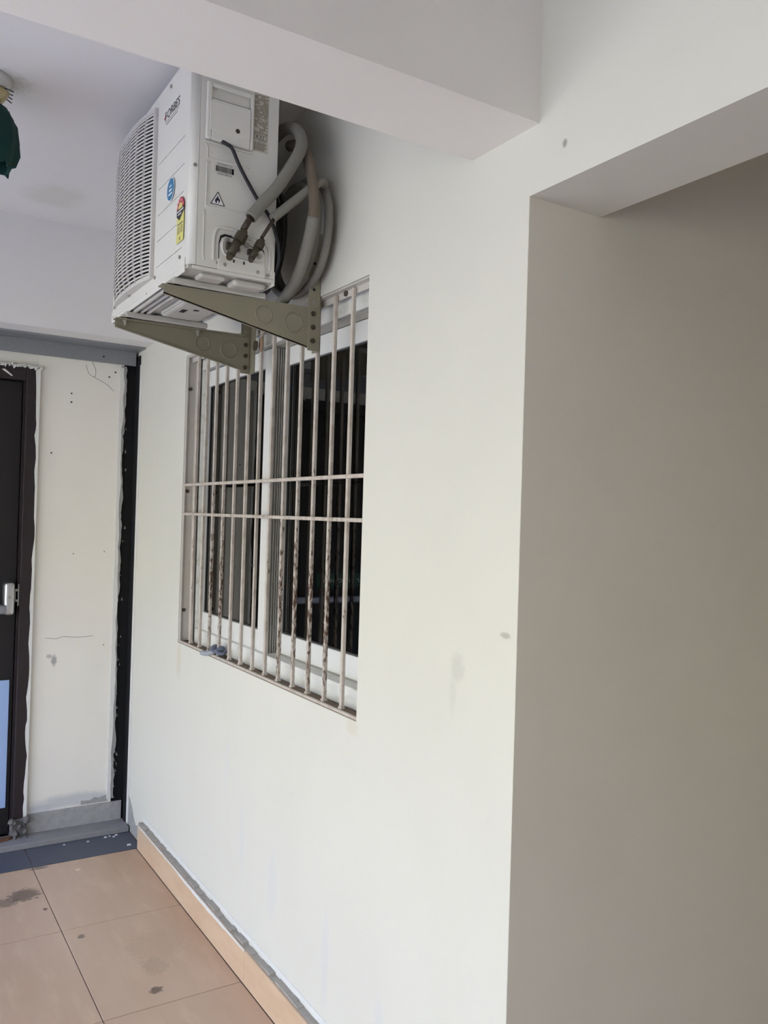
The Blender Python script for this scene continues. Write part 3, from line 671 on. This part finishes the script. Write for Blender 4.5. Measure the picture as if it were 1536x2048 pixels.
MB().cyl((.864, 2.031, 2.222), (.905, 2.03, 2.293), .0048).build('copper_tube', 'copper_dull', pb)
B = [(.893, 2.03, 2.280), (.930, 2.03, 2.316), (.970, 2.03, 2.354), (1.010, 2.03, 2.392), (1.036, 2.034, 2.412), (1.052, 2.05, 2.414), (1.063, 2.075, 2.420), (1.070, 2.12, 2.455), (1.070, 2.22, 2.50), (1.070, 2.33, 2.47), (1.07, 2.40, 2.36), (1.07, 2.38, 2.24), (1.07, 2.30, 2.165), (1.066, 2.22, 2.146), (1.064, 2.15, 2.158), (1.062, 2.095, 2.188)]
MB().tube(B[:6], .0125, 14, 6).build('foam_sleeve', 'insulation', pb)
R1 = [(1.066, 2.20, 2.468), (1.066, 2.133, 2.452), (1.066, 2.082, 2.418), (1.066, 2.052, 2.371), (1.066, 2.043, 2.313), (1.066, 2.055, 2.248), (1.066, 2.092, 2.190), (1.066, 2.176, 2.152), (1.066, 2.276, 2.158), (1.066, 2.36, 2.22), (1.066, 2.39, 2.31), (1.066, 2.35, 2.41), (1.066, 2.27, 2.46)]
MB().tube(R1, .0125, 12, 6, True).build('coil_turn', 'insulation', pb)
R2 = [(.996, 2.16, 2.545), (.998, 2.10, 2.525), (1.0, 2.062, 2.490), (1.002, 2.034, 2.433), (1.003, 2.014, 2.364), (1.003, 2.012, 2.302), (1.003, 2.036, 2.243), (1.003, 2.084, 2.174), (1.003, 2.155, 2.128), (1.004, 2.24, 2.100), (1.006, 2.33, 2.12), (1.006, 2.41, 2.20), (1.003, 2.43, 2.33), (1.0, 2.38, 2.45), (.997, 2.28, 2.53)]
MB().tube(R2[:7], .0150, 14, 6).build('coil_turn', 'insulation_dirty', pa)
MB().tube(R2[5:], .0165, 14, 6).build('coil_turn', 'insulation', pa)
R3 = [(1.038, 2.12, 2.42), (1.038, 2.066, 2.367), (1.038, 2.062, 2.285), (1.038, 2.095, 2.211), (1.038, 2.165, 2.157), (1.038, 2.26, 2.15), (1.038, 2.34, 2.2), (1.038, 2.37, 2.30), (1.038, 2.32, 2.40), (1.038, 2.22, 2.45)]
MB().tube(R3, .0120, 12, 6, True).build('coil_turn', 'insulation', pb)
cb = thing('cable_coil', (.97, 2.2, 2.15), 'black cable coiled inside the pipe loops behind the unit', 'cable')
for dx, s in ((0, 1), (.012, .93), (.022, 1.03), (.03, .96)):
    MB().tube([(.950+dx, 2.26+.125*s*math.cos(k*math.pi/6), 2.300+.155*s*math.sin(k*math.pi/6)) for k in range(12)], .0065, 8, 4, True).build('cable_turn', 'black_rubber', cb)
MB().tube([(.757, 2.058, 2.458), (.769, 2.049, 2.449), (.782, 2.047, 2.440), (.802, 2.049, 2.405), (.827, 2.051, 2.369), (.858, 2.054, 2.330), (.886, 2.053, 2.300), (.899, 2.055, 2.285), (.913, 2.053, 2.248), (.925, 2.056, 2.210), (.928, 2.064, 2.175), (.925, 2.085, 2.15), (.93, 2.14, 2.14)], .0048, 10, 6).build('power_cable', 'black_rubber', None, label='black power cable running down from the service cover', category='cable')

# ================================================================== ceiling fitting wrapped in green cloth
fx, fy = .250, 2.632
cf = thing('ceiling_fitting', (fx, fy, 2.72), 'cream ceiling fitting wrapped in a torn dark green cloth', 'ceiling fitting')
m = MB(); rnd = random.Random(14)
m.cyl((fx, fy, 2.7205), (fx, fy, 2.704), .085, .062, 18); m.build('plaster_patch', 'white_plaster', cf)
m = MB(); m.tube([(fx-.10, fy, 2.682), (fx-.03, fy, 2.688), (fx+.03, fy, 2.690), (fx+.062, fy, 2.672)], lambda u: .016+.008*u, 12, 5); m.build('bracket_arm', 'cream_plastic', cf)
m = MB(); m.cyl((fx+.02, fy, 2.675), (fx+.025, fy, 2.60), .028, .034, 14); m.build('pipe_stub', 'white_plaster', cf)
m = MB()
for k in range(4): m.cyl((fx+.06, fy+.01*k-.01, 2.70-.004*k), (fx+.083, fy+.012*k-.012, 2.695-.006*k), .0016, n=6)
m.build('wire_end', 'ink', cf)
m = MB(); b = m.bm; rings = []; NV = 40
hts = [(2.650, .046), (2.630, .074), (2.60, .092), (2.55, .100), (2.51, .098), (2.478, .086)]
for i, (z, r) in enumerate(hts):
    ring = []
    for k in range(NV):
        a = 2*math.pi*k/NV; fold = 1+.09*math.sin(9*a+.6*i)*(i/5)+.04*math.sin(17*a+i)
        zz = z-(.0 if i < 4 else (.022 if i == 4 else .045)*max(0, math.cos(a-math.pi))**1)-(rnd.uniform(0, .018) if i == 5 else 0)
        ring.append(b.verts.new((fx+r*fold*math.cos(a), fy+r*fold*math.sin(a), zz)))
    rings.append(ring)
for i in range(len(rings)-1):
    for k in range(NV): b.faces.new((rings[i][k], rings[i][(k+1) % NV], rings[i+1][(k+1) % NV], rings[i+1][k])).smooth = True
b.faces.new(rings[0])
o = m.build('cloth_wrap', 'cloth_green', cf); md = o.modifiers.new('thick', 'SOLIDIFY'); md.thickness = .003

# ================================================================== small debris
for i, (x, y, s, mt) in enumerate([(.98, 3.895, .007, 'white_plaster'), (1.0, 3.90, .005, 'white_plaster'), (1.015, 3.885, .006, 'white_plaster'), (1.03, 3.90, .007, 'white_plaster'), (.90, 3.88, .006, 'white_plaster'), (.80, 3.89, .005, 'white_plaster'), (1.05, 3.76, .010, 'white_plaster')]):
    o = MB().poly([(x-s, y-s*.6, .0012), (x+s*.8, y-s*.9, .0012), (x+s, y+s*.5, .0012), (x-s*.3, y+s, .0012)], (0, 0, 1), .0025).build('paint_chip', mt)
    o['category'] = 'paint chip'; o['group'] = 'paint chips by the threshold'
    o['label'] = {4: 'lone white paint chip on the grey border stone, nearer the corner', 5: 'lone white paint chip on the grey border stone, nearer the door',
                  6: 'largest white paint chip, on the border stone beside the skirting'}.get(i, 'tiny white paint chip in the cluster of four before the corner post')
sw = MB().poly([(.50, 3.965, .0265), (.585, 3.985, .0265), (.60, 4.005, .0265), (.50, 4.0, .0265)], (0, 0, 1), .012).build('wood_scrap', 'wood_scrap')
sw['label'] = 'broken brown wood scrap lying at the foot of the exit door'; sw['category'] = 'wood scrap'
